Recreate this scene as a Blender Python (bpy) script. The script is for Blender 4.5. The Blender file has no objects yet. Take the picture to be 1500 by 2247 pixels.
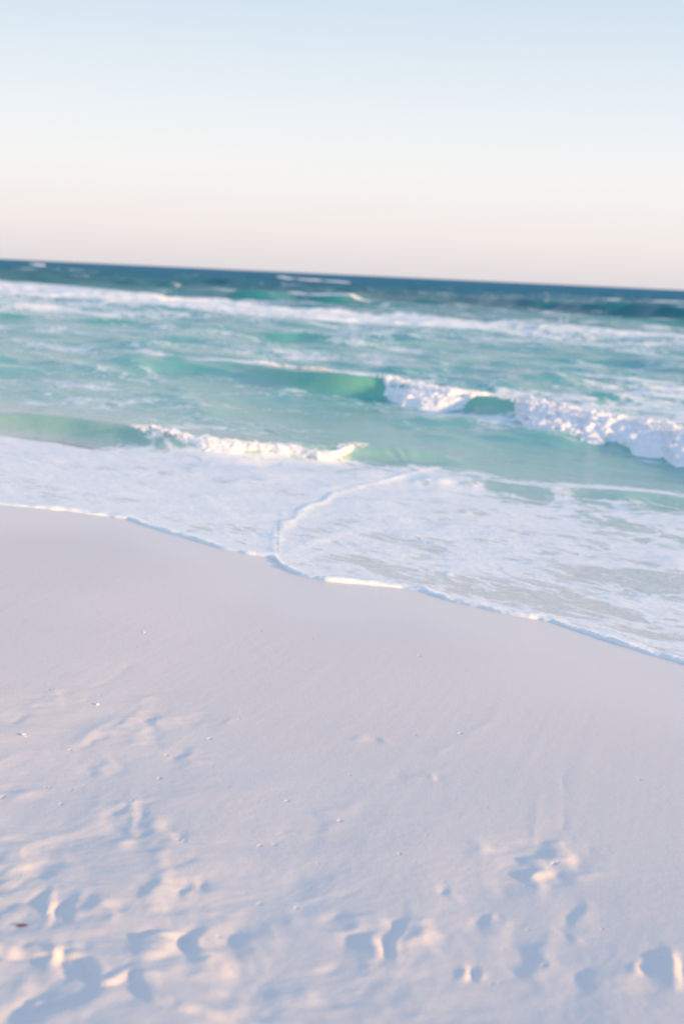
import bpy, math, random
import numpy as np

# ------------------------------------------------------------------ camera, sky, sun, exposure
sc = bpy.context.scene
COL = sc.collection
CAM_Z = 2.05
PITCH = math.radians(9.48)      # looking slightly down at the water's edge
ROLL = math.radians(2.63)       # hand-held tilt
FOCAL = 50.0
F_PX = FOCAL / 36.0 * 2247.0    # focal length in pixels of the 1500 x 2247 photograph
FWD = np.array([0, math.cos(PITCH), -math.sin(PITCH)])
R0 = np.array([1.0, 0, 0]); U0 = np.cross(R0, FWD)
RGT = R0 * math.cos(ROLL) + U0 * math.sin(ROLL)
UPV = -R0 * math.sin(ROLL) + U0 * math.cos(ROLL)
CAM = np.array([0, 0, CAM_Z])

cd = bpy.data.cameras.new('camera'); cam = bpy.data.objects.new('camera', cd); COL.objects.link(cam)
from mathutils import Matrix
M = Matrix.Identity(4)
for i in range(3):
    M[i][0] = RGT[i]; M[i][1] = UPV[i]; M[i][2] = -FWD[i]; M[i][3] = CAM[i]
cam.matrix_world = M
cd.sensor_fit = 'VERTICAL'; cd.sensor_height = 36.0; cd.sensor_width = 24.0; cd.lens = FOCAL
cd.clip_start = 0.05; cd.clip_end = 20000
cd.dof.use_dof = True; cd.dof.focus_distance = 6.4; cd.dof.aperture_fstop = 2.1
sc.camera = cam

SUN_EL = math.radians(11.0)
SUN_AZ = math.radians(124.0)    # clockwise from +Y: low, behind the camera's right shoulder
w = bpy.data.worlds.new("World"); sc.world = w; w.use_nodes = True
nt = w.node_tree; bg = nt.nodes['Background']
sky = nt.nodes.new('ShaderNodeTexSky'); sky.sky_type = 'NISHITA'; sky.sun_disc = False
sky.sun_elevation = SUN_EL; sky.sun_rotation = SUN_AZ; sky.dust_density = 1.5
tc = nt.nodes.new('ShaderNodeTexCoord'); sep = nt.nodes.new('ShaderNodeSeparateXYZ')
nt.links.new(tc.outputs['Generated'], sep.inputs[0])
ramp = nt.nodes.new('ShaderNodeValToRGB')   # twilight air: pink belt low down, cream, then blue
nt.links.new(sep.outputs['Z'], ramp.inputs[0])
def setramp(r, stops, interp='EASE'):
    r.color_ramp.interpolation = interp
    while len(r.color_ramp.elements) < len(stops): r.color_ramp.elements.new(0.5)
    for e, (p, c) in zip(r.color_ramp.elements, stops):
        e.position = p; e.color = (c[0], c[1], c[2], 1)
setramp(ramp, [(0.0, (.80, .745, .77)), (0.028, (.925, .86, .845)), (0.068, (.955, .94, .93)),
               (0.11, (.865, .915, .95)), (0.18, (.68, .80, .91)), (0.40, (.49, .63, .87)), (1.0, (.41, .555, .83))], 'LINEAR')
ten = nt.nodes.new('ShaderNodeVectorMath'); ten.operation = 'SCALE'; ten.inputs['Scale'].default_value = 10.0
nt.links.new(ramp.outputs[0], ten.inputs[0])
mx = nt.nodes.new('ShaderNodeMix'); mx.data_type = 'RGBA'; mx.inputs[0].default_value = 0.95
nt.links.new(sky.outputs[0], mx.inputs[6]); nt.links.new(ten.outputs[0], mx.inputs[7])
nt.links.new(mx.outputs[2], bg.inputs[0]); bg.inputs[1].default_value = 0.1

sd = bpy.data.lights.new('sun', 'SUN'); so = bpy.data.objects.new('sun', sd); COL.objects.link(so)
sd.energy = 5.6; sd.angle = math.radians(2.5); sd.color = (1.0, .54, .20)
from mathutils import Vector
tosun = Vector((math.sin(SUN_AZ) * math.cos(SUN_EL), math.cos(SUN_AZ) * math.cos(SUN_EL), math.sin(SUN_EL)))
so.rotation_euler = tosun.to_track_quat('Z', 'Y').to_euler(); so.location = tosun * 50
sc.view_settings.view_transform = 'Standard'; sc.view_settings.look = 'None'
sc.view_settings.exposure = 0.0; sc.view_settings.gamma = 1.0
sc.cycles.max_bounces = 8; sc.cycles.diffuse_bounces = 6; sc.cycles.glossy_bounces = 3

# ------------------------------------------------------------------ numeric helpers
rng = np.random.RandomState(7); random.seed(7)
TAB = rng.randint(0, 1 << 30, size=4096)
def hsh(ix, iy, iz, s):
    h = TAB[(ix + s * 131) & 4095]; h = TAB[(h + iy) & 4095]; h = TAB[(h + iz) & 4095]
    return h
def perlin2(x, y, s=0):
    ix = np.floor(x).astype(np.int64); iy = np.floor(y).astype(np.int64)
    fx = x - ix; fy = y - iy
    def g(i, j):
        a = (hsh(ix + i, iy + j, 0, s) & 1023) * (2 * math.pi / 1024)
        return np.cos(a) * (fx - i) + np.sin(a) * (fy - j)
    u = fx * fx * fx * (fx * (fx * 6 - 15) + 10); v = fy * fy * fy * (fy * (fy * 6 - 15) + 10)
    a = g(0, 0) * (1 - u) + g(1, 0) * u; b = g(0, 1) * (1 - u) + g(1, 1) * u
    return (a * (1 - v) + b * v) * 1.4
def perlin3(x, y, z, s=0):
    ix = np.floor(x).astype(np.int64); iy = np.floor(y).astype(np.int64); iz = np.floor(z).astype(np.int64)
    fx = x - ix; fy = y - iy; fz = z - iz
    G = np.array([(1,1,0),(-1,1,0),(1,-1,0),(-1,-1,0),(1,0,1),(-1,0,1),(1,0,-1),(-1,0,-1),(0,1,1),(0,-1,1),(0,1,-1),(0,-1,-1),(1,1,0),(-1,1,0),(0,-1,1),(0,-1,-1)], float)
    def g(i, j, k):
        q = G[hsh(ix + i, iy + j, iz + k, s) & 15]
        return q[..., 0] * (fx - i) + q[..., 1] * (fy - j) + q[..., 2] * (fz - k)
    f = lambda t: t * t * t * (t * (t * 6 - 15) + 10)
    u, v, w_ = f(fx), f(fy), f(fz)
    r = []
    for k in (0, 1):
        a = g(0, 0, k) * (1 - u) + g(1, 0, k) * u; b = g(0, 1, k) * (1 - u) + g(1, 1, k) * u
        r.append(a * (1 - v) + b * v)
    return r[0] * (1 - w_) + r[1] * w_
def sstep(a, b, x):
    t = np.clip((x - a) / (b - a), 0, 1); return t * t * (3 - 2 * t)
def ray(px, py):
    return FWD + RGT * ((px - 750) / F_PX) + UPV * ((1123.5 - py) / F_PX)
def at(px, py, z=0.0):          # pixel of the photo -> world point at height z
    d = ray(px, py); t = (z - CAM_Z) / d[2]; return CAM + d * t
def topix(X, Y, Z=0.0):
    dx = X; dy = Y; dz = Z - CAM_Z
    f = dy * FWD[1] + dz * FWD[2]; f = np.where(f < 0.05, 0.05, f)
    r = dx * RGT[0] + dy * RGT[1] + dz * RGT[2]; u = dx * UPV[0] + dy * UPV[1] + dz * UPV[2]
    return 750 + F_PX * r / f, 1123.5 - F_PX * u / f
# shore axes: the water's edge runs away to the left at 45 degrees
C45 = math.sqrt(.5)
def offs(X, Y): return (X + Y) * C45     # distance seaward
def alng(X, Y): return (X - Y) * C45     # distance along the shore
SHORE_D = 6.25; SAND_SL = 0.045
def sand_plane(X, Y):
    d = offs(X, Y) - SHORE_D
    return 0.12 - np.where(d < 0, SAND_SL * d, 0.075 * d)
def at_sand(px, py):
    d = ray(px, py)             # z = .12 - k (n.p - D) : solve for t
    k = SAND_SL; n = (d[0] + d[1]) * C45
    t = (0.12 + k * SHORE_D - CAM_Z) / (d[2] + k * n)
    return CAM + d * t
def smooth_line(pts, n=12):     # Catmull-Rom through rows of values
    P = np.array(pts, float); P = np.vstack([2 * P[0] - P[1], P, 2 * P[-1] - P[-2]])
    out = []
    for i in range(1, len(P) - 2):
        for t in np.linspace(0, 1, n, endpoint=False):
            a, b, c, e = P[i - 1], P[i], P[i + 1], P[i + 2]
            out.append(.5 * (2 * b + (c - a) * t + (2 * a - 5 * b + 4 * c - e) * t * t + (3 * b - a - 3 * c + e) * t ** 3))
    out.append(P[-2]); return np.array(out)
def dist_line(X, Y, L, reach):
    """signed distance (left of travel is +), nearest row of L (x, y, extra...) ; inf beyond reach"""
    L = np.asarray(L); n = len(X)
    D = np.full(n, 1e9); EX = np.zeros((n, L.shape[1] - 2))
    m = np.where((X > L[:, 0].min() - reach) & (X < L[:, 0].max() + reach) & (Y > L[:, 1].min() - reach) & (Y < L[:, 1].max() + reach))[0]
    x = X[m]; y = Y[m]; best = np.full(len(m), 1e9); sg = np.ones(len(m)); ex = np.zeros((len(m), EX.shape[1]))
    for i in range(len(L) - 1):
        a = L[i, :2]; b = L[i + 1, :2]; ab = b - a; q = (ab ** 2).sum() + 1e-12
        t = np.clip(((x - a[0]) * ab[0] + (y - a[1]) * ab[1]) / q, 0, 1)
        dx = x - a[0] - t * ab[0]; dy = y - a[1] - t * ab[1]; d = np.hypot(dx, dy)
        k = d < best
        best[k] = d[k]; sg[k] = np.sign(ab[0] * dy - ab[1] * dx)[k]
        ex[k] = (L[i, 2:] * (1 - t[k, None]) + L[i + 1, 2:] * t[k, None])
    D[m] = best * np.where(sg == 0, 1, sg); EX[m] = ex
    return D, EX

def grid_mesh(name, P, closed=False, attrs=None):
    """P: (rows, cols, 3) -> quad mesh"""
    r, c = P.shape[:2]
    me = bpy.data.meshes.new(name)
    me.vertices.add(r * c); me.vertices.foreach_set('co', P.reshape(-1).astype(np.float32))
    I = np.arange(r * c).reshape(r, c)
    if closed: I = np.hstack([I, I[:, :1]])
    q = np.stack([I[:-1, :-1], I[:-1, 1:], I[1:, 1:], I[1:, :-1]], -1).reshape(-1, 4)
    me.loops.add(q.size); me.loops.foreach_set('vertex_index', q.reshape(-1).astype(np.int32))
    me.polygons.add(len(q)); me.polygons.foreach_set('loop_start', np.arange(0, q.size, 4, dtype=np.int32))
    me.polygons.foreach_set('loop_total', np.full(len(q), 4, np.int32))
    me.polygons.foreach_set('use_smooth', np.ones(len(q), bool))
    me.update(calc_edges=True)
    for k, v in (attrs or {}).items():
        a = me.attributes.new(k, 'FLOAT', 'POINT'); a.data.foreach_set('value', v.reshape(-1).astype(np.float32))
    return me
def link(name, me, mat, parent=None, **props):
    o = bpy.data.objects.new(name, me); COL.objects.link(o)
    if mat: me.materials.append(mat)
    if parent: o.parent = parent
    for k, v in props.items(): o[k] = v
    return o

# ------------------------------------------------------------------ materials
def new_mat(name):
    m = bpy.data.materials.new(name); m.use_nodes = True
    n = m.node_tree.nodes; l = m.node_tree.links
    return m, n, l, n['Principled BSDF']
def node(n, t, **kw):
    x = n.new(t)
    for k, v in kw.items():
        if isinstance(k, str) and hasattr(x, k): setattr(x, k, v)
    return x
def math_n(n, l, op, a, b=None, c=None, clamp=False):
    x = n.new('ShaderNodeMath'); x.operation = op; x.use_clamp = clamp
    for i, v in enumerate((a, b, c)):
        if v is None: continue
        if isinstance(v, (int, float)): x.inputs[i].default_value = v
        else: l.new(v, x.inputs[i])
    return x.outputs[0]
def noise_n(n, l, vec, scale, detail=4, rough=.55, dist=0.0):
    x = n.new('ShaderNodeTexNoise'); x.inputs['Scale'].default_value = scale
    x.inputs['Detail'].default_value = detail; x.inputs['Roughness'].default_value = rough
    x.inputs['Distortion'].default_value = dist
    l.new(vec, x.inputs['Vector']); return x.outputs['Fac']
def shore_coords(n, l, stretch):
    """object coordinates turned 45 degrees and squeezed along the shore"""
    t = n.new('ShaderNodeTexCoord'); m1 = n.new('ShaderNodeMapping'); m1.inputs['Rotation'].default_value = (0, 0, math.radians(48))
    m2 = n.new('ShaderNodeMapping'); m2.inputs['Scale'].default_value = (1 / stretch, 1, 1)
    l.new(t.outputs['Object'], m1.inputs[0]); l.new(m1.outputs[0], m2.inputs[0]); return m2.outputs[0]
def mixc(n, l, f, a, b):
    x = n.new('ShaderNodeMix'); x.data_type = 'RGBA'
    if isinstance(f, (int, float)): x.inputs[0].default_value = f
    else: l.new(f, x.inputs[0])
    for i, v in ((6, a), (7, b)):
        if isinstance(v, tuple): x.inputs[i].default_value = (*v, 1)
        else: l.new(v, x.inputs[i])
    return x.outputs[2]

def sand_material():
    m, n, l, b = new_mat('white quartz sand')
    tcn = n.new('ShaderNodeTexCoord').outputs['Object']
    big = noise_n(n, l, tcn, 1.3, 3); fine = noise_n(n, l, tcn, 160, 2); mid = noise_n(n, l, tcn, 22, 5, .6)
    at_ = n.new('ShaderNodeAttribute'); at_.attribute_name = 'wet'; wet = at_.outputs['Fac']
    dry = mixc(n, l, big, (.70, .688, .675), (.77, .757, .742))
    dry = mixc(n, l, math_n(n, l, 'MULTIPLY', fine, .35), dry, (.68, .655, .655))
    wetc = mixc(n, l, mid, (.725, .70, .685), (.775, .75, .735))
    l.new(mixc(n, l, wet, dry, wetc), b.inputs['Base Color'])
    l.new(math_n(n, l, 'MULTIPLY_ADD', wet, -.60, .95), b.inputs['Roughness'])
    b.inputs['Specular IOR Level'].default_value = .5
    bp = n.new('ShaderNodeBump'); bp.inputs['Distance'].default_value = .0016
    h = math_n(n, l, 'ADD', fine, math_n(n, l, 'MULTIPLY', mid, 1.6))
    l.new(h, bp.inputs['Height'])
    l.new(math_n(n, l, 'MULTIPLY_ADD', wet, -.55, .75), bp.inputs['Strength'])
    l.new(bp.outputs[0], b.inputs['Normal'])
    return m

def sea_material():
    m, n, l, b = new_mat('sea water and foam')
    def A(k):
        a = n.new('ShaderNodeAttribute'); a.attribute_name = k; return a.outputs['Fac']
    foam, depth, glow, dist = A('foam'), A('depth'), A('glow'), A('dist')
    v3 = shore_coords(n, l, 2.6); v2 = shore_coords(n, l, 1.7)
    cr = n.new('ShaderNodeValToRGB'); l.new(depth, cr.inputs[0])
    setramp(cr, [(0.0, (.69, .70, .69)), (0.09, (.58, .66, .65)), (0.20, (.36, .58, .56)), (0.34, (.12, .46, .44)),
                 (0.50, (.040, .34, .38)), (0.63, (.006, .12, .165)), (1.0, (.012, .14, .29))], 'LINEAR')
    tone = noise_n(n, l, v3, .35, 4)
    body = mixc(n, l, math_n(n, l, 'MULTIPLY', math_n(n, l, 'MULTIPLY', tone, .35), math_n(n, l, 'MULTIPLY', depth, 3.0, clamp=True)), cr.outputs[0], (.07, .42, .42))
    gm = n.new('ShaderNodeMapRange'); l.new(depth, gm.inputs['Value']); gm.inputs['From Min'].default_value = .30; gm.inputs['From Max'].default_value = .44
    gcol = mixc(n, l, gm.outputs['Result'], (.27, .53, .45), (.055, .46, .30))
    body = mixc(n, l, math_n(n, l, 'MULTIPLY', glow, math_n(n, l, 'MULTIPLY_ADD', tone, .6, .5), clamp=True), body, gcol)  # light through the thin crests, painted as green into the body colour
    # foam lace: cellular holes torn by noise, thresholded by the foam amount
    n1 = noise_n(n, l, v2, 1.1, 6, .62, .6); n2 = noise_n(n, l, v3, 5.0, 6, .65, .8); n3 = noise_n(n, l, v3, 24.0, 3, .6)
    vo = n.new('ShaderNodeTexVoronoi'); vo.feature = 'DISTANCE_TO_EDGE'; vo.inputs['Scale'].default_value = 3.2
    wv = n.new('ShaderNodeVectorMath'); wv.operation = 'ADD'; l.new(v2, wv.inputs[0])
    nn = n.new('ShaderNodeTexNoise'); nn.inputs['Scale'].default_value = 2.2; nn.inputs['Detail'].default_value = 4; l.new(v2, nn.inputs['Vector'])
    l.new(nn.outputs['Color'], wv.inputs[1]); l.new(wv.outputs[0], vo.inputs['Vector'])
    lace = math_n(n, l, 'SUBTRACT', 1.0, math_n(n, l, 'MULTIPLY', vo.outputs['Distance'], 4.5), clamp=True)
    s = math_n(n, l, 'ADD', math_n(n, l, 'MULTIPLY', n1, .55), math_n(n, l, 'MULTIPLY', n2, .42))
    s = math_n(n, l, 'ADD', s, math_n(n, l, 'MULTIPLY', n3, .16))
    s = math_n(n, l, 'ADD', s, math_n(n, l, 'MULTIPLY', lace, .13))        # ~ .35 .. .9
    s = math_n(n, l, 'MULTIPLY_ADD', s, 1.7, -.44)
    thr = math_n(n, l, 'MULTIPLY_ADD', foam, -1.0, 1.08)
    f = n.new('ShaderNodeMapRange'); f.interpolation_type = 'SMOOTHSTEP'; f.clamp = True
    l.new(math_n(n, l, 'SUBTRACT', s, thr), f.inputs['Value'])
    f.inputs['From Min'].default_value = -.14; f.inputs['From Max'].default_value = .16
    fm = math_n(n, l, 'MULTIPLY', f.outputs['Result'], math_n(n, l, 'MULTIPLY', foam, 4.0, clamp=True))
    fc = mixc(n, l, n2, (.79, .88, .90), (.87, .925, .935))
    # ripples too small for the mesh
    r1 = noise_n(n, l, v3, 3.2, 5, .6, .3); r2 = noise_n(n, l, v2, 14.0, 4, .6)
    r0 = noise_n(n, l, v3, .42, 4, .6, .2); b0 = n.new('ShaderNodeBump'); l.new(r0, b0.inputs['Height']); b0.inputs['Distance'].default_value = 1.1
    l.new(math_n(n, l, 'MULTIPLY_ADD', dist, 1.6, -.75, clamp=True), b0.inputs['Strength'])
    b1 = n.new('ShaderNodeBump'); l.new(r1, b1.inputs['Height']); l.new(b0.outputs[0], b1.inputs['Normal'])
    b1.inputs['Distance'].default_value = .10
    l.new(math_n(n, l, 'MULTIPLY_ADD', dist, .85, .08, clamp=True), b1.inputs['Strength'])
    b2 = n.new('ShaderNodeBump'); b2.inputs['Distance'].default_value = .012; b2.inputs['Strength'].default_value = .55
    l.new(math_n(n, l, 'ADD', r2, math_n(n, l, 'MULTIPLY', fm, .5)), b2.inputs['Height']); l.new(b1.outputs[0], b2.inputs['Normal'])
    # a sea full of small facets mirrors far less at grazing angles than a calm pane: mix body and gloss by a capped Fresnel
    nrm = b2.outputs[0]
    df = n.new('ShaderNodeBsdfDiffuse'); l.new(mixc(n, l, fm, body, fc), df.inputs['Color']); l.new(nrm, df.inputs['Normal'])
    gl = n.new('ShaderNodeBsdfGlossy'); l.new(nrm, gl.inputs['Normal'])
    l.new(math_n(n, l, 'ADD', math_n(n, l, 'MULTIPLY', fm, .4), math_n(n, l, 'MULTIPLY_ADD', dist, .15, .10)), gl.inputs['Roughness'])
    fr = n.new('ShaderNodeFresnel'); fr.inputs['IOR'].default_value = 1.33; l.new(nrm, fr.inputs['Normal'])
    cm = n.new('ShaderNodeMapRange'); l.new(dist, cm.inputs['Value']); cm.interpolation_type = 'SMOOTHSTEP'
    for kk, vv in (('From Min', .38), ('From Max', .95), ('To Min', .92), ('To Max', .16)): cm.inputs[kk].default_value = vv
    cap = cm.outputs['Result']
    k = math_n(n, l, 'MULTIPLY', fr.outputs[0], cap)
    k = math_n(n, l, 'MULTIPLY', k, math_n(n, l, 'MULTIPLY_ADD', fm, -.92, 1.0))
    ms = n.new('ShaderNodeMixShader'); l.new(k, ms.inputs[0]); l.new(df.outputs[0], ms.inputs[1]); l.new(gl.outputs[0], ms.inputs[2])
    n.remove(b); l.new(ms.outputs[0], n['Material Output'].inputs['Surface'])
    return m

def foam_material():
    m, n, l, b = new_mat('tumbling foam')
    o = n.new('ShaderNodeTexCoord').outputs['Object']
    a = noise_n(n, l, o, 9, 5, .6); c = noise_n(n, l, o, 45, 4, .65)
    l.new(mixc(n, l, a, (.88, .93, .97), (.94, .97, .99)), b.inputs['Base Color'])
    b.inputs['Roughness'].default_value = .8; b.inputs['Specular IOR Level'].default_value = .15
    bp = n.new('ShaderNodeBump'); bp.inputs['Distance'].default_value = .02; bp.inputs['Strength'].default_value = .25
    l.new(c, bp.inputs['Height']); l.new(bp.outputs[0], b.inputs['Normal'])
    # light soaks through froth: half of it scatters out of the far side
    tr = n.new('ShaderNodeBsdfTranslucent'); tr.inputs['Color'].default_value = (.95, .97, .98, 1); l.new(bp.outputs[0], tr.inputs['Normal'])
    ms = n.new('ShaderNodeMixShader'); ms.inputs[0].default_value = .06
    l.new(b.outputs[0], ms.inputs[1]); l.new(tr.outputs[0], ms.inputs[2]); l.new(ms.outputs[0], n['Material Output'].inputs['Surface'])
    return m
def plain_material(name, c1, c2, rough, scale=60):
    m, n, l, b = new_mat(name)
    o = n.new('ShaderNodeTexCoord').outputs['Object']
    l.new(mixc(n, l, noise_n(n, l, o, scale, 4), c1, c2), b.inputs['Base Color']); b.inputs['Roughness'].default_value = rough
    return m
M_SAND = sand_material(); M_SEA = sea_material(); M_FOAM = foam_material(); M_DROP = M_FOAM

# ------------------------------------------------------------------ the water's edge
# world points of the swash edge; beyond the picture it carries on straight at 45 degrees
EDGE_PX = [(-60, 1106), (0, 1111), (80, 1117), (150, 1123), (220, 1131), (280, 1138), (320, 1152), (370, 1168), (420, 1184), (480, 1202), (540, 1214),
           (590, 1221), (606, 1226), (611, 1236), (630, 1252), (660, 1264), (700, 1273), (760, 1279), (820, 1283), (880, 1287), (930, 1297), (980, 1314),
           (1040, 1330), (1100, 1344), (1160, 1354), (1210, 1362), (1260, 1380), (1320, 1401), (1380, 1420), (1440, 1438), (1500, 1457), (1570, 1476)]
E_W = np.array([at_sand(*p)[:2] for p in EDGE_PX])
E_TH = np.arctan2(E_W[:, 0], E_W[:, 1]); E_R = np.hypot(E_W[:, 0], E_W[:, 1])
def edge_r(th):
    r = np.interp(th, E_TH, E_R)
    c = np.cos(th - math.pi / 4)
    far = 6.30 / np.maximum(c, .02)
    far = np.minimum(far, 400)
    wl = sstep(E_TH[0], E_TH[0] - .12, th); wr = sstep(E_TH[-1], E_TH[-1] + .15, th)
    base = np.where(th < E_TH[0], E_R[0] * math.cos(E_TH[0] - math.pi / 4) / np.maximum(c, .02), np.where(th > E_TH[-1], E_R[-1] * math.cos(E_TH[-1] - math.pi / 4) / np.maximum(c, .02), r))
    base = np.minimum(base, 400)
    k = np.maximum(wl, wr)
    wob = .030 * perlin2(th * 38, th * 0 + .5, 201) + .014 * perlin2(th * 120, th * 0 + .5, 202)
    return base * (1 - k) + far * k + wob * np.minimum(base / 9, 2)

def angles(lo, hi, core, n_core, grow=1.06):
    """azimuths: even inside +-core, growing steps outside"""
    a = list(np.linspace(-core, core, n_core)); st = a[1] - a[0]; s = st
    while a[-1] < hi: s *= grow; a.append(min(a[-1] + s, hi))
    s = st
    while a[0] > lo: s *= grow; a.insert(0, max(a[0] - s, lo))
    return np.array(a)

# ------------------------------------------------------------------ sand
def build_sand():
    th = angles(-math.pi, math.pi - .02, math.radians(15.2), 700, 1.045)
    r = [0.35]
    while r[-1] < 16:
        q = r[-1]; r.append(q + (0.05 if q < 2.2 else max(.0035, .00030 * q * q)))
    while r[-1] < 420: r.append(r[-1] * 1.05 + .05)
    r = np.array(r)
    TH, R = np.meshgrid(th, r); X = R * np.sin(TH); Y = R * np.cos(TH); shp = X.shape
    X = X.ravel(); Y = Y.ravel(); R = R.ravel()
    Z = sand_plane(X, Y)
    d = offs(X, Y); s = alng(X, Y)
    Z = np.where(d < 0, 0.12 + SAND_SL * SHORE_D + 1.6 * (1 - np.exp(d / 45.0)) * .9, Z)       # gentle rise inland
    Z = np.maximum(Z, -4.0)
    near = (R < 17)
    Z += .085 * np.clip(X + .3, -2, 4) * sstep(6.0, 2.6, np.hypot(X * .6, Y)) * sstep(-3, 0, Y)      # foreground tilt, falling to the left, added so the sand takes less sun
    x = X[near]; y = Y[near]; dd = d[near]; ss = s[near]; z = np.zeros(len(x))
    PX, PY = topix(x, y, Z[near])
    # churned dry sand inland of the last high swash, smooth and combed seaward of it
    ch = sstep(4.3, 2.0, dd + .35 * perlin2(x * .9, y * .9, 3))
    lowr = sstep(3.1, 1.9, dd)
    wx = x + .10 * perlin2(x * 3.1, y * 3.1, 11); wy = y + .10 * perlin2(x * 3.1, y * 3.1, 12)
    z += .020 * perlin2(x * .55, y * .55, 1)
    z += ch * (.0155 * perlin2((wx + .35 * wy) * 2.1, (wy - .35 * wx) * 1.5, 21) * (.5 + .8 * lowr) + .0032 * perlin2(wx * 5.5, wy * 5.5, 22))
    n3 = perlin2(wx * 9, wy * 9, 23)
    z += lowr * (.0046 * n3 + .0012 * perlin2(wx * 19, wy * 19, 24)) + ch * .0006 * perlin2(wx * 30, wy * 30, 25)
    # swoops: ridged noise gives the dragged, folded look
    rd = 1 - np.abs(perlin2(wx * 2.2 + 4, wy * 3.4, 31)) * 2.2
    z += lowr * .010 * np.clip(rd, 0, 1) ** 3 * sstep(-.1, .4, perlin2(x * 1.1, y * 1.1, 32))
    # drag marks running down to the water
    u = (x * .95 + y * .0 - .25 * y); v = y
    st = perlin2(u * 9, v * .8, 41)
    z += .0010 * np.clip(st - .15, 0, 1) * sstep(5.6, 4.4, dd) + .0002 * perlin2(u * 26, v * 1.5, 42) * sstep(6.0, 4.8, dd)
    # dents, lumps and footprints seen in the photo: (px, py, half width, half height in px, lift in m, turn)
    F = [(380, 2062, 42, 26, .030, -20), (432, 2086, 26, 34, -.016, 10), (345, 2040, 30, 14, -.014, 0), (372, 2098, 44, 14, -.006, 0),
         (478, 2072, 44, 30, .012, -25), (545, 2062, 40, 30, -.010, 0),
         (832, 2112, 24, 26, .018, 0), (868, 2092, 14, 44, -.010, 20), (795, 2094, 40, 18, -.012, 10), (770, 2040, 40, 16, -.012, 5), (845, 2050, 26, 10, .008, 20),
         (800, 2070, 70, 12, .008, 8), (905, 2095, 30, 26, -.010, -30), (935, 2085, 30, 26, .010, 0), (790, 2145, 60, 16, -.008, 0),
         (380, 1950, 40, 18, .020, -15), (432, 1942, 22, 10, .014, -30), (345, 1925, 26, 26, -.010, 0), (395, 1985, 70, 14, -.007, 5),
         (50, 1893, 52, 14, .020, -15), (40, 1925, 60, 26, -.014, 0), (55, 1960, 50, 12, .012, -30),
         (112, 1970, 14, 26, .018, 10), (160, 1965, 30, 24, -.014, 0), (205, 1990, 50, 24, -.010, 0), (185, 1968, 24, 16, .010, -30), (250, 1975, 36, 22, .012, 0),
         (130, 2080, 18, 22, .022, 0), (95, 2075, 40, 22, -.010, 0), (165, 2060, 30, 10, .010, 0), (35, 2062, 40, 10, .010, -20), (20, 2110, 40, 20, -.008, 0),
         (300, 1800, 50, 26, -.010, 25), (335, 1830, 60, 16, -.008, 20), (360, 1815, 44, 12, .012, 22), (285, 1845, 36, 12, .012, 18), (290, 1757, 34, 7, .008, 0),
         (300, 1780, 14, 30, .008, 0), (370, 1880, 34, 22, .009, 0),
         (1172, 1910, 48, 24, -.014, 8), (1140, 1965, 44, 36, -.010, 0), (1190, 1962, 34, 24, .014, 0), (1250, 1915, 36, 22, .010, 0), (1075, 1900, 34, 20, .008, 0), (1255, 1968, 40, 8, -.007, -4),
         (978, 1988, 20, 10, -.008, 35), (1065, 2070, 34, 16, -.010, 10), (1085, 2060, 14, 12, .006, 0), (1240, 2105, 26, 8, -.007, 35), (1160, 2150, 34, 50, -.011, 0),
         (1025, 2175, 16, 12, .014, 0), (1042, 2175, 16, 8, -.010, 35), (1435, 2195, 26, 36, -.012, 0), (1475, 2205, 18, 26, .015, 0), (1395, 2198, 16, 14, .010, 0), (1310, 2215, 40, 20, -.010, 10),
         (1260, 2060, 26, 30, -.007, 0), (950, 2095, 60, 40, .004, 0), (640, 1990, 60, 26, .005, 0), (700, 1820, 60, 30, -.006, -20), (690, 1940, 50, 20, -.004, 0),
         (70, 1555, 70, 14, -.010, -20), (135, 1520, 20, 8, .005, 0), (310, 1610, 30, 22, .010, 20), (240, 1600, 60, 10, -.010, -30), (400, 1578, 34, 14, .008, 0), (340, 1578, 26, 12, -.008, 0),
         (410, 1660, 34, 16, -.008, 0), (245, 1670, 22, 14, .007, 0), (205, 1680, 20, 12, -.006, 0), (490, 1585, 30, 10, -.005, -15), (20, 1720, 40, 16, -.009, 0), (800, 1625, 18, 7, .006, 0), (835, 1627, 18, 8, -.005, 0),
         (900, 1715, 40, 12, -.005, 0), (955, 1718, 12, 7, .005, 0), (60, 2150, 60, 26, .010, -20), (160, 2180, 60, 30, -.012, 10), (75, 2200, 60, 26, -.012, 0), (30, 2170, 40, 9, .012, -25), (90, 2165, 30, 12, .014, 30),
         (520, 2130, 50, 20, .008, 0), (600, 2190, 60, 24, -.009, 20), (480, 2180, 50, 12, .007, 10), (690, 2200, 60, 20, .007, 0), (830, 2190, 90, 26, -.006, 0)]
    px_ = PX; py_ = PY
    for (fx, fy, hw, hh, a, turn) in F:
        c = math.cos(math.radians(turn)); sn = math.sin(math.radians(turn))
        w0 = at_sand(fx, fy); w1 = at_sand(fx + hw * c, fy + hw * sn); w2 = at_sand(fx - hh * sn, fy + hh * c)
        A = np.array([[w1[0] - w0[0], w2[0] - w0[0]], [w1[1] - w0[1], w2[1] - w0[1]]]); Ai = np.linalg.inv(A)
        rad = 3.0 * max(np.hypot(*A[:, 0]), np.hypot(*A[:, 1]))
        m = np.where((np.abs(x - w0[0]) < rad) & (np.abs(y - w0[1]) < rad))[0]
        dx = x[m] - w0[0]; dy = y[m] - w0[1]
        jx = .7 * perlin2(x[m] * 11, y[m] * 11, 51) + .5 * perlin2(x[m] * 5, y[m] * 5, 54) ; jy = .7 * perlin2(x[m] * 11, y[m] * 11, 52) + .5 * perlin2(x[m] * 5, y[m] * 5, 55) 
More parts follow.
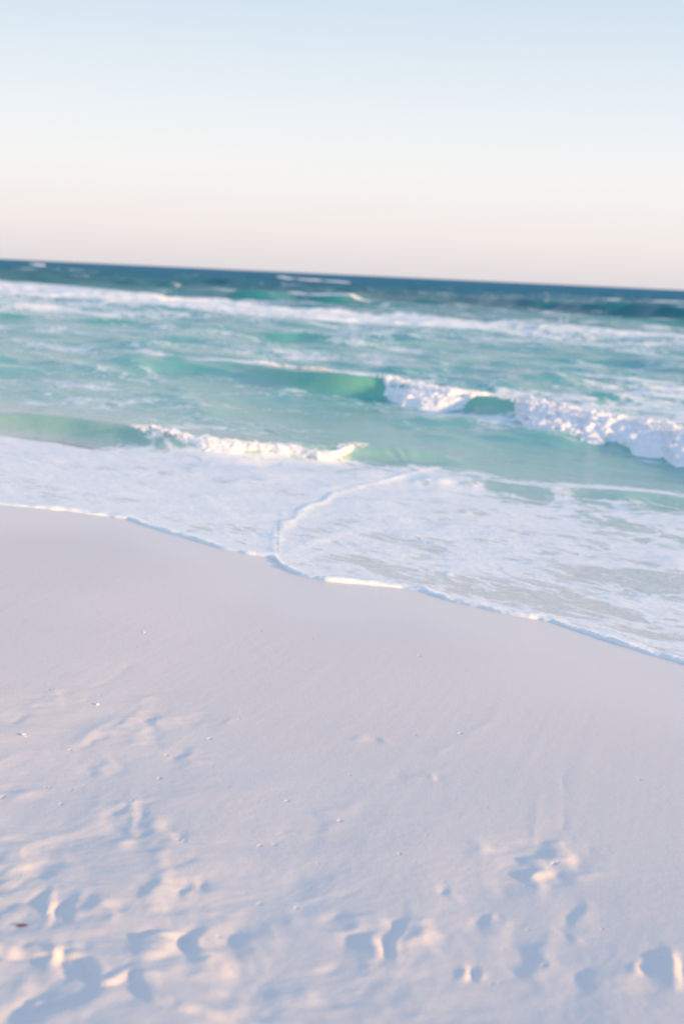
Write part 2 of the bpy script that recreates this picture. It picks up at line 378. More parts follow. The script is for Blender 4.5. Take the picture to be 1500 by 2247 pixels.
        U = Ai[0, 0] * dx + Ai[0, 1] * dy + jx; V = Ai[1, 0] * dx + Ai[1, 1] * dy + jy
        q = U * U + V * V
        g = np.exp(-(q * .85) ** 1.1) * (1 + .25 * perlin2(x[m] * 22, y[m] * 22, 53))
        a = a * .78; z[m] += -a * U * g
    # the broken crust step, lower left
    L = smooth_line([at_sand(*p)[:2] for p in [(-120, 2030), (60, 2062), (190, 2085), (225, 2140), (300, 2120), (325, 2170), (400, 2205), (560, 2250), (700, 2310)]], 8)
    D, _ = dist_line(x, y, np.hstack([L, np.zeros((len(L), 1))]), 1.2)
    D = D + .012 * perlin2(x * 16, y * 16, 61)
    z += np.where(np.abs(D) < 1.1, -.010 * sstep(.004, -.02, D) * sstep(-1.1, -.5, D) + .004 * np.exp(-((D - .012) / .02) ** 2), 0)
    # raised streak upper left, vertical ruts on the right
    for pts, a, wd in (([(150, 1640), (200, 1605), (250, 1572), (320, 1528)], .007, .035), ([(205, 1505), (240, 1490), (285, 1455)], -.003, .02),
                       ([(1240, 1680), (1232, 1730), (1236, 1800), (1228, 1850)], -.0014, .012), ([(960, 1660), (1000, 1630), (1050, 1600), (1100, 1560)], .003, .03),
                       ([(300, 1790), (285, 1740), (262, 1770), (300, 1830), (350, 1850)], .004, .02), ([(640, 2035), (720, 2062), (800, 2066), (860, 2100), (868, 2130)], .006, .014),
                       ([(1180, 1760), (1172, 1830), (1165, 1880)], .002, .015), ([(540, 1400), (600, 1440), (640, 1455)], .0012, .02)):
        L = smooth_line([at_sand(*p)[:2] for p in pts], 6)
        D, _ = dist_line(x, y, np.hstack([L, np.zeros((len(L), 1))]), 6 * wd)
        z += .45 * a * np.exp(-(np.abs(D + .6 * wd * perlin2(x * 5, y * 5, 63)) / (wd * 1.3)) ** 1.5) * (1 + 1.2 * perlin2(x * 3.3, y * 3.3, 62))
    # little holes left by crabs, birds and drops
    holes = [(460, 1619), (365, 1652), (155, 1637), (467, 1680), (107, 1512), (525, 1575), (352, 1706), (570, 1862), (602, 1862), (565, 1840), (108, 1985), (570, 1985),
             (745, 1818), (480, 2047), (1315, 2095), (1150, 1982), (1198, 1946), (1212, 1934), (920, 1441), (572, 1383), (35, 1334), (875, 1900), (650, 2000), (405, 1845),
             (393, 1840), (325, 1778), (290, 1752), (160, 1836), (350, 1703), (156, 1718), (110, 1710), (7, 1723), (135, 1745), (630, 1768), (1010, 1610), (685, 1400), (1155, 2086), (1190, 2170), (1400, 1725)]
    hp = [at_sand(*h)[:2] for h in holes]
    hs = [rng.uniform(.004, .008) for _ in hp]
    for _ in range(160):
        a_ = rng.uniform(-math.radians(17), math.radians(17)); rr = 2.6 + 5.5 * rng.rand() ** .8
        p = (rr * math.sin(a_), rr * math.cos(a_))
        if offs(*p) > 4.6 - rng.rand() * 1.5: continue
        hp.append(p); hs.append(rng.uniform(.002, .005))
    for p, sz in zip(hp, hs):
        m = np.where((np.abs(x - p[0]) < sz * 4) & (np.abs(y - p[1]) < sz * 4))[0]
        el = rng.uniform(.7, 1.4); q = np.hypot((x[m] - p[0]) / sz, (y[m] - p[1]) / (sz * el))
        z[m] += sz * (-.8 * np.exp(-q ** 2.5 * 1.2) + .05 * np.exp(-((q - 1.5) / .6) ** 2))
    z *= sstep(0.02, .5, SHORE_D + .1 - dd + .0) * .9 + .1
    Zf = Z.copy(); Zf[near] += z
    # wetness follows the last swash
    e = edge_r(np.arctan2(X, Y)) - R
    wob = .5 * perlin2(X * .8, Y * .8, 71)
    wet = np.clip(sstep(2.3, .3, e * C45 + wob), 0, 1)
    P = np.stack([X, Y, Zf], 1).reshape(*shp, 3)
    # closing seam behind the camera
    me = grid_mesh('beach_sand', P, closed=True, attrs={'wet': wet})
    link('beach_sand', me, M_SAND, kind='structure')
build_sand()

# ------------------------------------------------------------------ sea
def crest_line(pts):    # (px, py, height, front width, back width) -> rows x, y, A, wf, wb
    rows = []
    for (px, py, A, wf, wb) in pts:
        p = at(px, py, A); rows.append((p[0], p[1], A, wf, wb))
    L = smooth_line(rows, 8); k = np.hanning(23); k /= k.sum()
    return np.stack([np.convolve(np.pad(L[:, i], 11, mode='reflect', reflect_type='odd'), k, 'valid') for i in range(5)], 1)
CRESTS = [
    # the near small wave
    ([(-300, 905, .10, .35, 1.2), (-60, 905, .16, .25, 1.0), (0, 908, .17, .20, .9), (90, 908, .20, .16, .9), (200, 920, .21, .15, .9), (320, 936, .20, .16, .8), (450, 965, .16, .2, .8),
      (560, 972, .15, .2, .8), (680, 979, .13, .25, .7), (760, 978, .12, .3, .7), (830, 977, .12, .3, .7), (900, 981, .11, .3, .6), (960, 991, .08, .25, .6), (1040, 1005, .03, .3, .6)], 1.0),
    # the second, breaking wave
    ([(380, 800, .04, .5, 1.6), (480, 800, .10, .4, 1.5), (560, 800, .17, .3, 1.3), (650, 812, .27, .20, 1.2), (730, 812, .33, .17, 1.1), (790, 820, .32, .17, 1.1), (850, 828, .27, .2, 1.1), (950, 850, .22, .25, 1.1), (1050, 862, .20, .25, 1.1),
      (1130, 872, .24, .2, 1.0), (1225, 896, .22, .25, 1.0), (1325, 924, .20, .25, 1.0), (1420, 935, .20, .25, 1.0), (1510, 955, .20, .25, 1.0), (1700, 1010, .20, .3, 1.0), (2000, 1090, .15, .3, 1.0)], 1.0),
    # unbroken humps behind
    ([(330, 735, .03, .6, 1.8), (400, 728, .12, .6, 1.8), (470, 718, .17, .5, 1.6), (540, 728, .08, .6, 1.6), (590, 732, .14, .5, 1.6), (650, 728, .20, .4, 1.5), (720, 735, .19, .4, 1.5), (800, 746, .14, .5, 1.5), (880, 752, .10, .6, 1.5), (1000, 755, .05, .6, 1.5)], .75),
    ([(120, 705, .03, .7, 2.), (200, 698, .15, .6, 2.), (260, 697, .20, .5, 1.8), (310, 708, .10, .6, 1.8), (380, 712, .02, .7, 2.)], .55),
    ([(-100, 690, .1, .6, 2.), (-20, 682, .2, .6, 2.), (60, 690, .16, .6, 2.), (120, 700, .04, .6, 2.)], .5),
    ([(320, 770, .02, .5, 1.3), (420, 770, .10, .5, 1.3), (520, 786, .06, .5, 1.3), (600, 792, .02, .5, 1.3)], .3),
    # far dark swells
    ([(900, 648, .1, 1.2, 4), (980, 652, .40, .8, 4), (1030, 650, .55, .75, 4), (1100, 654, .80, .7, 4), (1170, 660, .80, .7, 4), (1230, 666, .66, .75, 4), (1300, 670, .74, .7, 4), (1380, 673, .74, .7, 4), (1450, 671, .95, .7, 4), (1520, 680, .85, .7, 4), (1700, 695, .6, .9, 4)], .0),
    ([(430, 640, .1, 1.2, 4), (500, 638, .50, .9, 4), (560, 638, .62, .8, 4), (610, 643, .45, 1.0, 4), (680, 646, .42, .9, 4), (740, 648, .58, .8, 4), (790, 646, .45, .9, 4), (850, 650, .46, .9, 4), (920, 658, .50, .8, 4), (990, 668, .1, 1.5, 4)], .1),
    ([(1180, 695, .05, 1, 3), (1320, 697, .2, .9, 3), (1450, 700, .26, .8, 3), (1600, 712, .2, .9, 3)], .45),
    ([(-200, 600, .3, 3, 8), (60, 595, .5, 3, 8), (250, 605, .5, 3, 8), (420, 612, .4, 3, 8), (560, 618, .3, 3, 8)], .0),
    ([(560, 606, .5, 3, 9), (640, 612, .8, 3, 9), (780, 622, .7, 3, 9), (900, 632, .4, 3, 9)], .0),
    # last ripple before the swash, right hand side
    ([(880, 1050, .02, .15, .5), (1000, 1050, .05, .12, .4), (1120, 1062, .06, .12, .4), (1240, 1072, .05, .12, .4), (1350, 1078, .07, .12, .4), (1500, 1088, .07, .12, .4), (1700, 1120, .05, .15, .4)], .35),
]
ROLLS = [
    [(1128, 876, .24, 1122, 905), (1150, 878, .28, 1148, 948), (1225, 893, .27, 1205, 964), (1325, 919, .25, 1300, 979), (1350, 921, .25, 1350, 977), (1415, 924, .26, 1400, 998), (1500, 948, .25, 1500, 1022), (1620, 990, .20, 1620, 1060), (1800, 1050, .18, 1800, 1120)],
    [(838, 834, .18, 834, 852), (850, 830, .22, 848, 868), (950, 850, .21, 905, 888), (1000, 856, .20, 970, 893), (1040, 860, .17, 1030, 890), (1075, 866, .12, 1068, 878), (1098, 870, .07, 1095, 874)],
    [(535, 797, .12, 535, 806), (570, 797, .15, 570, 815), (620, 805, .17, 625, 824), (680, 808, .19, 680, 824), (730, 815, .14, 725, 822)],
    [(318, 936, .16, 318, 958), (335, 940, .20, 335, 970), (365, 952, .18, 365, 982), (450, 966, .16, 450, 1000), (550, 974, .16, 550, 1006), (650, 982, .15, 650, 1012), (715, 993, .13, 700, 1014), (735, 993, .13, 728, 1014), (755, 986, .15, 752, 1012), (775, 978, .13, 770, 1004), (790, 976, .07, 786, 990)],
    [(600, 608, .4, 602, 613), (625, 611, .6, 625, 620), (650, 613, .45, 650, 622), (680, 616, .5, 680, 624), (730, 620, .4, 730, 627), (770, 623, .3, 770, 628)],
    [(1182, 664, .5, 1184, 667), (1198, 662, .62, 1196, 669), (1212, 665, .5, 1208, 670)],
    [(70, 579, .6, 72, 582), (82, 578, .8, 82, 585), (95, 581, .5, 93, 585)]]
def P_Z(Z, shp): return Z.reshape(shp).copy()
def sea_z(x, y):
    th, ts, G = SEA
    a = np.arctan2(x, y); t = np.hypot(x, y) - edge_r(a)
    i = np.clip(np.searchsorted(ts, t) - 1, 0, len(ts) - 2); j = np.clip(np.searchsorted(th, a) - 1, 0, len(th) - 2)
    u = np.clip((t - ts[i]) / (ts[i + 1] - ts[i]), 0, 1); v = np.clip((a - th[j]) / (th[j + 1] - th[j]), 0, 1)
    return (G[i, j] * (1 - v) + G[i, j + 1] * v) * (1 - u) + (G[i + 1, j] * (1 - v) + G[i + 1, j + 1] * v) * u
def build_sea():
    th = angles(math.radians(-44), math.radians(128), math.radians(15.0), 760, 1.05)
    er = edge_r(th)
    # one radial march shared by all azimuths, in stretched form: r = edge + t
    ts = [0.0]
    while ts[-1] < .16: ts.append(ts[-1] + .0065)
    while ts[-1] < 9000:
        q = 8.5 + ts[-1]
        ts.append(ts[-1] + min(max(.00011 * q * q, .007), .11 + q * (.0038 if q < 170 else .0055)) if q < 400 else ts[-1] * 1.03)
    ts = np.array(ts)
    print('sea grid', len(ts), len(th))
    TT, TH = np.meshgrid(ts, th, indexing='ij'); ER = np.broadcast_to(er, TT.shape)
    R = ER + TT; X = R * np.sin(TH); Y = R * np.cos(TH); shp = X.shape
    R = R.ravel(); X = X.ravel(); Y = Y.ravel(); T = TT.ravel()
    step = np.minimum(np.maximum(.00011 * R * R, .007), .11 + R * .0055)
    PX, PY = topix(X, Y, 0.0)
    HOR = 568 + PX * .046
    d = offs(X, Y) - SHORE_D; s = alng(X, Y)
    th_v = TH.ravel()
    # distance from the edge measured across it
    perp = T * np.clip(np.cos(th_v - math.pi / 4), .25, 1)
    sandz = sand_plane(X, Y)
    film = .004 + .012 * sstep(.1, 2.5, perp)
    lip = .017 * np.sqrt(np.clip(perp / .025, 0, 1)) * np.exp(-(np.maximum(perp - .04, 0) / .09) ** 1.2)
    lipm = 1 + .5 * perlin2(s * 3.1, d * 3, 5) + .45 * perlin2(s * 9, d * 9, 6) + .12 * perlin2(s * 40, d * 30, 7)
    Z = np.maximum(sandz + film * np.clip(perp / .01, 0, 1), 0.0)
    Z = Z + lip * lipm
    Z = np.where(perp <= 1e-6, sandz - .01, Z)
    # open water chop: octaves laid along the crests, dropped where the mesh cannot hold them
    cu, cv = math.cos(math.radians(-52)), math.sin(math.radians(-52))
    a_ = X * cu + Y * cv; b_ = -X * cv + Y * cu
    inwater = sstep(1.2, 5.5, perp)
    wx = .35 * perlin2(a_ * .3, b_ * .3, 81)
    for lam, amp, st, sd_ in ((22, .22, 2.2, 80), (9, .13, 2.0, 82), (4.5, .12, 1.9, 83), (2.2, .075, 1.8, 84), (1.1, .046, 1.7, 85), (.55, .024, 1.6, 86), (.26, .009, 1.5, 87), (.12, .003, 1.4, 88)):
        k = sstep(2.0, 5.0, lam / step) * (1 - sstep(250, 900, R) * (lam < 5)) * (sstep(50, 120, R) if lam > 20 else 1)
        m = np.where(k > 0.01)[0]
        rot = .22 * ((sd_ % 3) - 1)
        aa = a_[m] * math.cos(rot) - b_[m] * math.sin(rot); bb = a_[m] * math.sin(rot) + b_[m] * math.cos(rot)
        nz = perlin2(aa / (lam * st) + wx[m], bb / lam + wx[m], sd_)
        nz = np.where(nz > 0, nz * 1.25, nz * .8)              # peaked crests, flat troughs
        near_k = (sstep(.3, 3.5, perp[m]) if lam < 1 else sstep(1.5, 9, perp[m])) * (.70 + .60 * sstep(3, 10, perp[m]))
        far_k = 1 + 1.2 * sstep(40, 160, R[m])
        Z[m] += amp * nz * k[m] * near_k * far_k * (1 + .35 * sstep(14, 24, R[m]) * (lam < 3))
    # small ripples inside the swash sheet
    swm = (1 - inwater) * sstep(.1, .6, perp)
    Z += swm * (.0045 * perlin2(a_ * 2.2, b_ * 5, 91) + .0022 * perlin2(a_ * 7, b_ * 15, 92) + .0012 * perlin2(a_ * 18, b_ * 34, 93))
    # wave crests
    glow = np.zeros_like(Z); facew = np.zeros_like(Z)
    for pts, gl in CRESTS:
        L = crest_line(pts); mxw = L[:, 4].max() * 3
        D, EX = dist_line(X, Y, L, mxw)
        m = np.where(np.abs(D) < mxw)[0]
        D = D[m]; A, wf, wb = EX[m, 0], EX[m, 1], EX[m, 2]
        ends = sstep(0, .6, np.hypot(X[m] - L[0, 0], Y[m] - L[0, 1]) / wb) * sstep(0, .6, np.hypot(X[m] - L[-1, 0], Y[m] - L[-1, 1]) / wb)
        D = D + .10 * np.minimum(wb, 2) * perlin2(X[m] * .9 / np.minimum(wb, 2), Y[m] * .9 / np.minimum(wb, 2), 95)
        prof = np.where(D > 0, np.exp(-np.abs(D / wb) ** 1.6), 1 / (1 + (np.abs(D) / wf) ** 3.2))
        trough = -.18 * np.exp(-((D + 3.4 * wf) / (1.6 * wf)) ** 2)
        Z[m] = np.maximum(Z[m] * (1 - .6 * prof * ends), Z[m] * .5) + A * ends * (prof + trough)
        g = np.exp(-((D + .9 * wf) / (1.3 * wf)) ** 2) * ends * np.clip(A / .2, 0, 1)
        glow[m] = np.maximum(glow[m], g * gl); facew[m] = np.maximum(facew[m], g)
    # swash ridges: the fold where a later tongue rides over the first, and fainter ones
    foam = np.zeros_like(Z)
    ridges = [([(613, 1232), (603, 1200), (604, 1165), (622, 1138), (660, 1106), (705, 1080), (760, 1058), (810, 1046), (870, 1036), (930, 1016), (980, 1002)], .009, .05, .42),
              ([(625, 1232), (650, 1205), (690, 1175), (740, 1153), (800, 1136), (850, 1128)], .004, .07, .25),
              ([(1130, 1330), (1200, 1347), (1260, 1366), (1330, 1384), (1420, 1412), (1520, 1448)], .006, .03, .3),
              ([(1210, 1350), (1250, 1352), (1320, 1382)], .005, .03, .2), ([(980, 1232), (985, 1255), (1015, 1285), (1040, 1300)], .004, .03, .25),
              ([(315, 1122), (360, 1125), (415, 1120)], .012, .04, .5), ([(480, 1140), (485, 1170), (510, 1190)], .003, .05, .2),
              ([(240, 1133), (300, 1135), (380, 1150), (470, 1180), (560, 1200)], .003, .05, .2), ([(-50, 1068), (0, 1075), (20, 1085), (60, 1100)], .006, .05, .3)]
    for pts, A, wd, fo in ridges:
        L = smooth_line([at(*p, .08)[:2] for p in pts], 8)
        D, _ = dist_line(X, Y, np.hstack([L, np.zeros((len(L), 1))]), wd * 6)
        D = D + .3 * wd * perlin2(X * 6, Y * 6, 96)
        D = D + .05 * perlin2(X * 1.7, Y * 1.7, 99)
        g = np.exp(-(D / wd) ** 2) * (1 + .9 * perlin2(X * 2.3, Y * 2.3, 94) + .5 * perlin2(X * 8, Y * 8, 97) + .4 * perlin2(X * 30, Y * 30, 98))
        g = g * sstep(0, .9, np.hypot(X - L[-1, 0], Y - L[-1, 1])) * sstep(-.02, .25, np.hypot(X - L[0, 0], Y - L[0, 1]))
        Z += .85 * A * g; foam += fo * np.clip(g, 0, 1)
    # ---- foam amount
    def band(rows, soft_t, soft_b):
        q = np.array(rows, float)
        t = np.interp(PX, q[:, 0], q[:, 1], left=1e4, right=q[-1, 1]) if q[0, 0] > -500 else np.interp(PX, q[:, 0], q[:, 1])
        b = np.interp(PX, q[:, 0], q[:, 2]); v = np.interp(PX, q[:, 0], q[:, 3])
        return v * sstep(t - soft_t, t + soft_t, PY) * sstep(b + soft_b, b - soft_b, PY)
    # offshore whitewash (x, top, bottom, amount)
    b1 = band([(-2000, 520, 600, .7), (0, 613, 655, .86), (150, 627, 668, .84), (300, 641, 680, .84), (450, 655, 690, .86), (600, 668, 700, .88), (750, 680, 712, .88), (900, 692, 722, .85),
               (1000, 702, 730, .80), (1150, 716, 742, .70), (1300, 726, 756, .66), (1500, 738, 770, .66), (3000, 860, 900, .6)], 5, 12)
    b1b = band([(-2000, 560, 700, .45), (0, 640, 705, .60), (200, 650, 705, .52), (450, 670, 715, .50), (700, 690, 730, .48), (1000, 715, 765, .45), (1300, 740, 790, .5), (1500, 750, 800, .5), (3000, 870, 930, .5)], 12, 22)
    b2 = band([(-1, 586, 600, .0), (60, 588, 598, .62), (200, 592, 600, .66), (310, 599, 604, .45), (420, 600, 612, .55), (520, 601, 613, .62), (560, 605, 610, .0)], 2.5, 3)
    b3 = band([(600, 610, 616, .0), (620, 611, 619, .85), (680, 615, 624, .86), (770, 621, 628, .6), (830, 628, 632, .0)], 2, 3)
    b4 = band([(-100, 780, 900, .25), (400, 760, 900, .28), (900, 780, 880, .34), (1000, 790, 870, .36), (1150, 800, 885, .52), (1300, 815, 915, .60), (1500, 830, 940, .62), (2500, 900, 1050, .6)], 20, 15)
    b5 = band([(-100, 640, 960, .34), (1500, 640, 960, .36), (2500, 700, 1100, .4)], 20, 20)
    # swash sheet
    b6 = band([(-3000, 900, 9999, .8), (-100, 955, 9999, .80), (0, 950, 9999, .84), (80, 960, 9999, .84), (200, 975, 9999, .82), (320, 975, 9999, .84), (450, 990, 9999, .86), (700, 1012, 9999, .86), (770, 1030, 9999, .84), (860, 1035, 9999, .84),
               (930, 1022, 9999, .80), (1000, 1040, 9999, .82), (1150, 1085, 9999, .84), (1300, 1110, 9999, .82), (1500, 1125, 9999, .80), (3000, 1400, 9999, .75)], 24, 5)
    b7 = band([(860, 1020, 1080, .0), (900, 1015, 1080, .5), (1000, 1030, 1090, .52), (1150, 1055, 1110, .55), (1300, 1060, 1120, .55), (1500, 1075, 1130, .58), (3000, 1300, 1500, .5)], 14, 10)
    foam += np.maximum.reduce([b1 * .93, b1b * .85, b2 * .85, b3 * .85, b4 * .80, b5 * .86, b6 * .77, b7 * .75])
    # thinner sheet with sand showing, lower right
    thin = np.exp(-(((PX - 1330) / 330) ** 2 + ((PY - 1280) / 110) ** 2)); foam -= .08 * thin
    thin = np.exp(-(((PX - 900) / 160) ** 2 + ((PY - 1190) / 50) ** 2)); foam -= .06 * thin
    foam += .34 * sstep(.30, .62, perlin2(a_ * .045, b_ * .20, 113) + .35 * perlin2(a_ * .3, b_ * .8, 114)) * sstep(70, 110, R)
    thin_r = sstep(2.2, .8, perp) * sstep(800, 1100, PX)
    foam += .55 * np.exp(-(perp / .11) ** 2) - .10 * np.exp(-((perp - .55) / .35) ** 2) - .04 * thin_r
    foam += .13 * np.clip(perlin2(a_ * .10 + wx, b_ * .9, 111), -.6, 1) * sstep(6, 14, R) * (1 - sstep(60, 120, R)) + .06 * perlin2(a_ * .4, b_ * 2.6, 112) * sstep(6, 14, R)
    foam -= .62 * facew * sstep(40, 26, R) + .25 * facew * sstep(60, 90, R)
    foam += .20 * perlin2(a_ * .12, b_ * .35, 101) * sstep(5, 15, R) + .16 * perlin2(a_ * .25, b_ * .45, 120) * sstep(40, 70, R) + .10 * perlin2(a_ * .5, b_ * 1.2, 102) + .05 * perlin2(a_ * 1.6, b_ * 3.2, 104)
    Z += sstep(.3, .7, b1) * .10 * (1 - 2 * np.abs(perlin2(a_ * .8, b_ * .9, 105))) * sstep(20, 40, R)
    for pts in ROLLS:
        q = smooth_line([(*at(p[0], p[1], p[2])[:2], 0) for p in pts], 6); D, _ = dist_line(X, Y, q, 3.0)
        if pts[0][1] > 700: bk = .3 if pts[0][1] > 900 else 1.0; foam += .40 * np.exp(-((D - .3 * bk + .1) / (.2 + .35 * bk)) ** 2) + .24 * bk * np.exp(-((D - .6) / 1.3) ** 2)
    foam = np.clip(foam, 0, 1.2) * (1 - sstep(160, 420, R) * .85)
    # whitecaps scattered far out
    # ---- water colour depth index 0..1
    dep = np.interp(perp, [0, 2.6, 4.2, 6, 9, 14, 24, 45, 80, 160, 400, 9000], [0, .05, .14, .25, .33, .37, .43, .52, .64, .80, .95, 1.0])
    dep += .05 * perlin2(a_ * .05, b_ * .12, 103)
    dep = np.clip(dep, 0, 1)
    global SEA; SEA = (th, ts, P_Z(Z, shp))
    dist = np.clip(np.log10(np.maximum(R, 10) / 10) / 1.5, 0, 1)
    P = np.stack([X, Y, Z], 1).reshape(*shp, 3)
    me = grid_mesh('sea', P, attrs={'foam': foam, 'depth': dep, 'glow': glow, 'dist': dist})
    link('sea', me, M_SEA, kind='structure')
build_sea()

# ------------------------------------------------------------------ breaking crests: tumbling foam with real bulk
def foam_roll(label, rows, seed, back=.5, rough=1.0, nseg=40, category='breaking wave', drops=60):
    """rows: (crest px, crest py, height, toe px, toe py)"""
    R_ = smooth_line(rows, 30)
    C = np.array([at(a, b, h) for a, b, h, _, _ in R_]); T = np.array([at(c, e, .0) for _, _, _, c, e in R_])
    ax = np.gradient(C[:, :2], axis=0); ax /= np.linalg.norm(ax, axis=1)[:, None] + 1e-9
    nrm = np.stack([-ax[:, 1], ax[:, 0]], 1)              # seaward
    # toe: keep the measured place but never behind the crest
    n = len(C)
    # resample by arc length
    L = np.r_[0, np.cumsum(np.linalg.norm(np.diff(C, axis=0), axis=1))]
    m = int(min(900, max(60, L[-1] / .016))); q = np.linspace(0, L[-1], m)
    res = lambda V: np.stack([np.interp(q, L, V[:, i]) for i in range(V.shape[1])], 1)
    C = res(C); T = res(T); nrm = res(nrm); nrm /= np.linalg.norm(nrm, axis=1)[:, None]
    H = C[:, 2].copy()
    run = -((T[:, :2] - C[:, :2]) * nrm).sum(1)
    run = np.clip(run, H * .9, H * 4.5 + .2)
    T2 = C[:, :2] - nrm * run[:, None]
    endf = np.clip(np.minimum(q, L[-1] - q) / (.9 * H.max()), 0, 1); endf = np.sqrt(1 - (1 - endf) ** 2)
    ph = np.linspace(0, 1, nseg * 2)
    P = np.zeros((nseg * 2, m, 3)); N = np.zeros_like(P)
    X = np.zeros((len(ph), m)); Y = np.zeros_like(X); ramp_ = np.zeros_like(X)
    wob = .16 * H.max() / .22 * perlin2(q * 1.6, q * 0 + seed, seed) + .10 * perlin2(q * 4.5, q * 0 + seed, seed + 1)
    for j, p in enumerate(ph):
        k = p / .62
        if p < .62: XY = C[:, :2] * k + (T[:, :2] - nrm * wob[:, None]) * (1 - k)
        else: XY = C[:, :2] + nrm * back * (p - .62) / .38
        X[j] = XY[:, 0]; Y[j] = XY[:, 1]
        ramp_[j] = H * (min(k, 1) ** 1.25 if p < .62 else 1 - 1.3 * ((p - .62) / .38) ** 1.5)
    S = sea_z(X, Y)
    w2 = endf[None, :] * np.clip(np.sin(np.pi * ph) * 2.2, 0, 1)[:, None]
    Zp = S + np.maximum(0, ramp_ - S) * w2 * np.ones_like(S)
    sc_ = np.maximum(H, .12)[None, :] / .22
    fl = np.zeros_like(X)
    for lam, amp, sdd in ((.50, .030, 1), (.26, .048, 2), (.13, .036, 3), (.07, .020, 4), (.036, .009, 5)):
        lam = lam * max(1, H.max() / .4)
        fl += amp * (np.abs(perlin3(X / lam, Y / lam, Zp / lam, seed * 10 + sdd)) * 3.0 - .55)
    fl = fl * rough * sc_ * .54
    B = np.dstack([X, Y, Zp + .035 * w2 * sc_ - .055 * (1 - w2) * sc_ - .02])
    N = np.cross(np.gradient(B, axis=1), np.gradient(B, axis=0)); N /= np.linalg.norm(N, axis=2)[..., None] + 1e-9
    N *= np.sign(N[..., 2:] + 1e-9)
    P = B + N * (fl * (.25 + .75 * w2))[..., None]
    cover = w2 * np.clip(1.6 * np.sin(np.pi * ph) ** .7, 0, 1)[:, None]
    me = grid_mesh('breaking_wave', P, attrs={'cover': cover * np.ones_like(X)})
    o = link('breaking_wave', me, M_FOAM, label=label, category=category)
    # flecks thrown off the crest, part of the same tumbling foam
    import bmesh
    bm = bmesh.new(); rr = random.Random(seed)
    for _ in range(drops):
        i = rr.randrange(3, m - 3); h = H[i]
        base = Vector((C[i, 0], C[i, 1], h)) + Vector((nrm[i, 0], nrm[i, 1], 0)) * rr.uniform(-.9, .5) * h * 1.4
        up = abs(rr.gauss(0, 1)) * (.3 + .7 * (math.sin(i * .021 + seed) * .5 + .5) ** 2)
        base.z = h * (.92 + .26 * up) + .02
        sz = rr.uniform(.004, .013) * (h / .2) / (1 + 1.2 * up)
        g = bmesh.ops.create_icosphere(bm, subdivisions=1, radius=sz, matrix=Matrix.Translation(base))
        for v in g['verts']: v.co += Vector((rr.uniform(-1, 1), rr.uniform(-1, 1), rr.uniform(-1, 1))) * sz * .3
    if drops:
        mb = bpy.data.meshes.new('spray'); bm.to_mesh(mb); bm.free()
        for pz in mb.polygons: pz.use_smooth = True
        link('spray', mb, M_DROP, parent=o, kind='stuff')
    return o
foam_roll('biggest bank of white tumbling foam, running off the right edge of the picture',
          ROLLS[0], 1, back=.45, drops=1800)
foam_roll('white tumbling foam between the two smooth green faces of the second wave',
          ROLLS[1], 2, back=.4, drops=900)
foam_roll('small tuft of foam at the left end of the second wave',
          ROLLS[2], 3, back=.35, rough=.7, drops=260)
foam_roll('low line of splashing white foam on the nearest wave, right of its smooth green face',
          ROLLS[3], 4, back=.30, rough=.75, drops=800)
foam_roll('thin distant whitecap just below the horizon near the centre',
          ROLLS[4], 5, back=2.0, rough=.5, category='whitecap', drops=0)
foam_roll('tiny bright whitecap on the dark swell at the right',
          ROLLS[5], 6, back=1.2, rough=.5, category='whitecap', drops=0)
foam_roll('tiny distant whitecap under the horizon at the far left',
          ROLLS[6], 7, back=1.5, rough=.5, category='whitecap', drops=0)

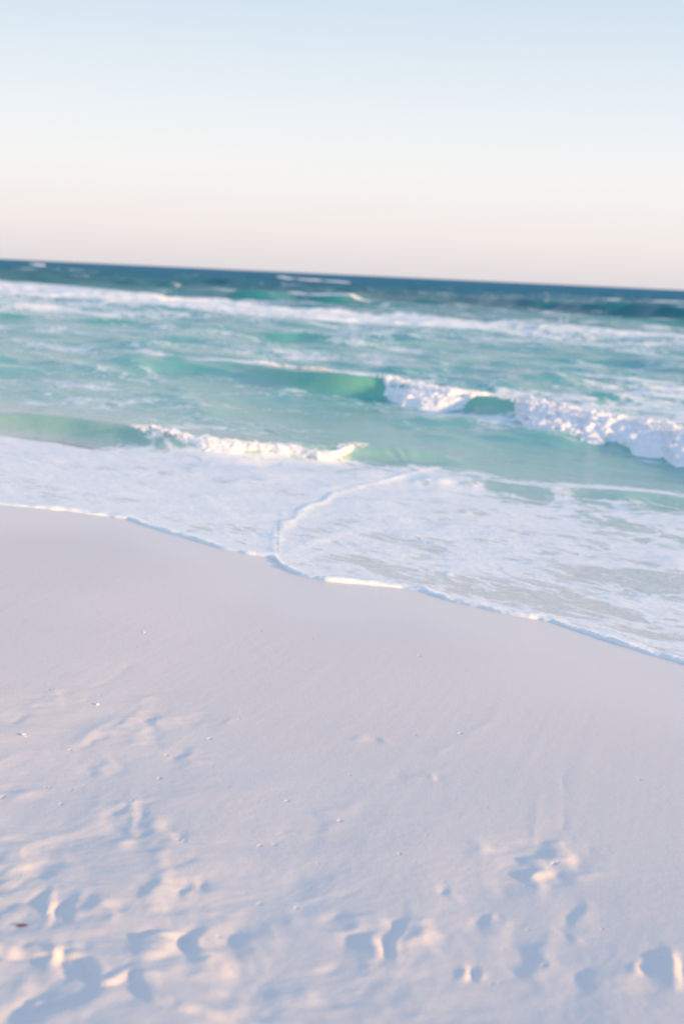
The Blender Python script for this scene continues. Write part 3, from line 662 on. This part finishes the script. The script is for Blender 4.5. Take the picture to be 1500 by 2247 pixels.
# ------------------------------------------------------------------ small things lying on the sand
def sand_hit(px, py):
    dg = bpy.context.evaluated_depsgraph_get()
    d = Vector(ray(px, py)).normalized()
    ok, loc, nr, idx, ob, _ = sc.ray_cast(dg, Vector(CAM), d)
    return loc if ok else Vector(at_sand(px, py))
M_RED = plain_material('dark red husk', (.09, .012, .022), (.16, .02, .03), .5)
M_SHELL = plain_material('bleached shell', (.78, .76, .74), (.88, .87, .86), .4)
M_GREY = plain_material('grey grit', (.22, .21, .22), (.34, .32, .33), .6)
def husk(px, py, length, rz, label, mat):
    n, k = 28, 14; P = np.zeros((n, k, 3))
    for i in range(n):
        t = i / (n - 1); w_ = .17 * length * math.sin(math.pi * min(max(t, .02), .98)) ** .75 * (.55 + .6 * t)
        cx = (t - .5) * length; cy = .07 * length * math.sin(t * 3); cz = .10 * length * (t - .45) ** 2 * 2 + .07 * length
        for j in range(k):
            a = 2 * math.pi * j / k
            fold = .35 * math.exp(-((a - math.pi / 2) / .35) ** 2)
            P[i, j] = (cx, cy + w_ * math.cos(a), cz + .6 * w_ * math.sin(a) * (1 - fold))
    o = link('seed_husk', grid_mesh('seed_husk', P, closed=True), mat, label=label, category='seed husk')
    o.location = sand_hit(px, py); o.rotation_euler = (0, 0, rz); return o
husk(47, 2033, .034, .25, 'dark red pointed seed husk lying on pale sand at the left edge', M_RED)
def shell_cup(px, py, size, rz, tilt, label, hole=True):
    n, k = 10, 22; P = np.zeros((n, k, 3))
    for i in range(n):
        t = i / (n - 1)
        if hole: rr = .5 + .5 * math.sin(t * math.pi) if t > .5 else .42 + .58 * t * 2; hh = .22 * math.sin(t * math.pi)
        else: rr = math.sin(t * math.pi / 2) + .02; hh = .42 * math.cos(t * math.pi / 2)
        for j in range(k):
            a = 2 * math.pi * j / k; rib = 1 + .04 * math.cos(a * 7)
            P[i, j] = (size * .5 * rr * rib * math.cos(a), size * .38 * rr * rib * math.sin(a), size * hh)
    o = link('shell', grid_mesh('shell', P, closed=True), M_SHELL, label=label, category='shell')
    o.location = sand_hit(px, py) + Vector((0, 0, .001)); o.rotation_euler = (tilt, 0, rz); return o
shell_cup(55, 1615, .026, .2, .1, 'white ring-shaped shell fragment with a dark hole in its middle')
shell_cup(214, 1547, .016, .6, .35, 'small solid white shell chip left of the raised sand streak', hole=False)
shell_cup(316, 1388, .011, 1.2, .2, 'tiny pale pebble-like shell bit alone on the smooth damp sand', hole=False)
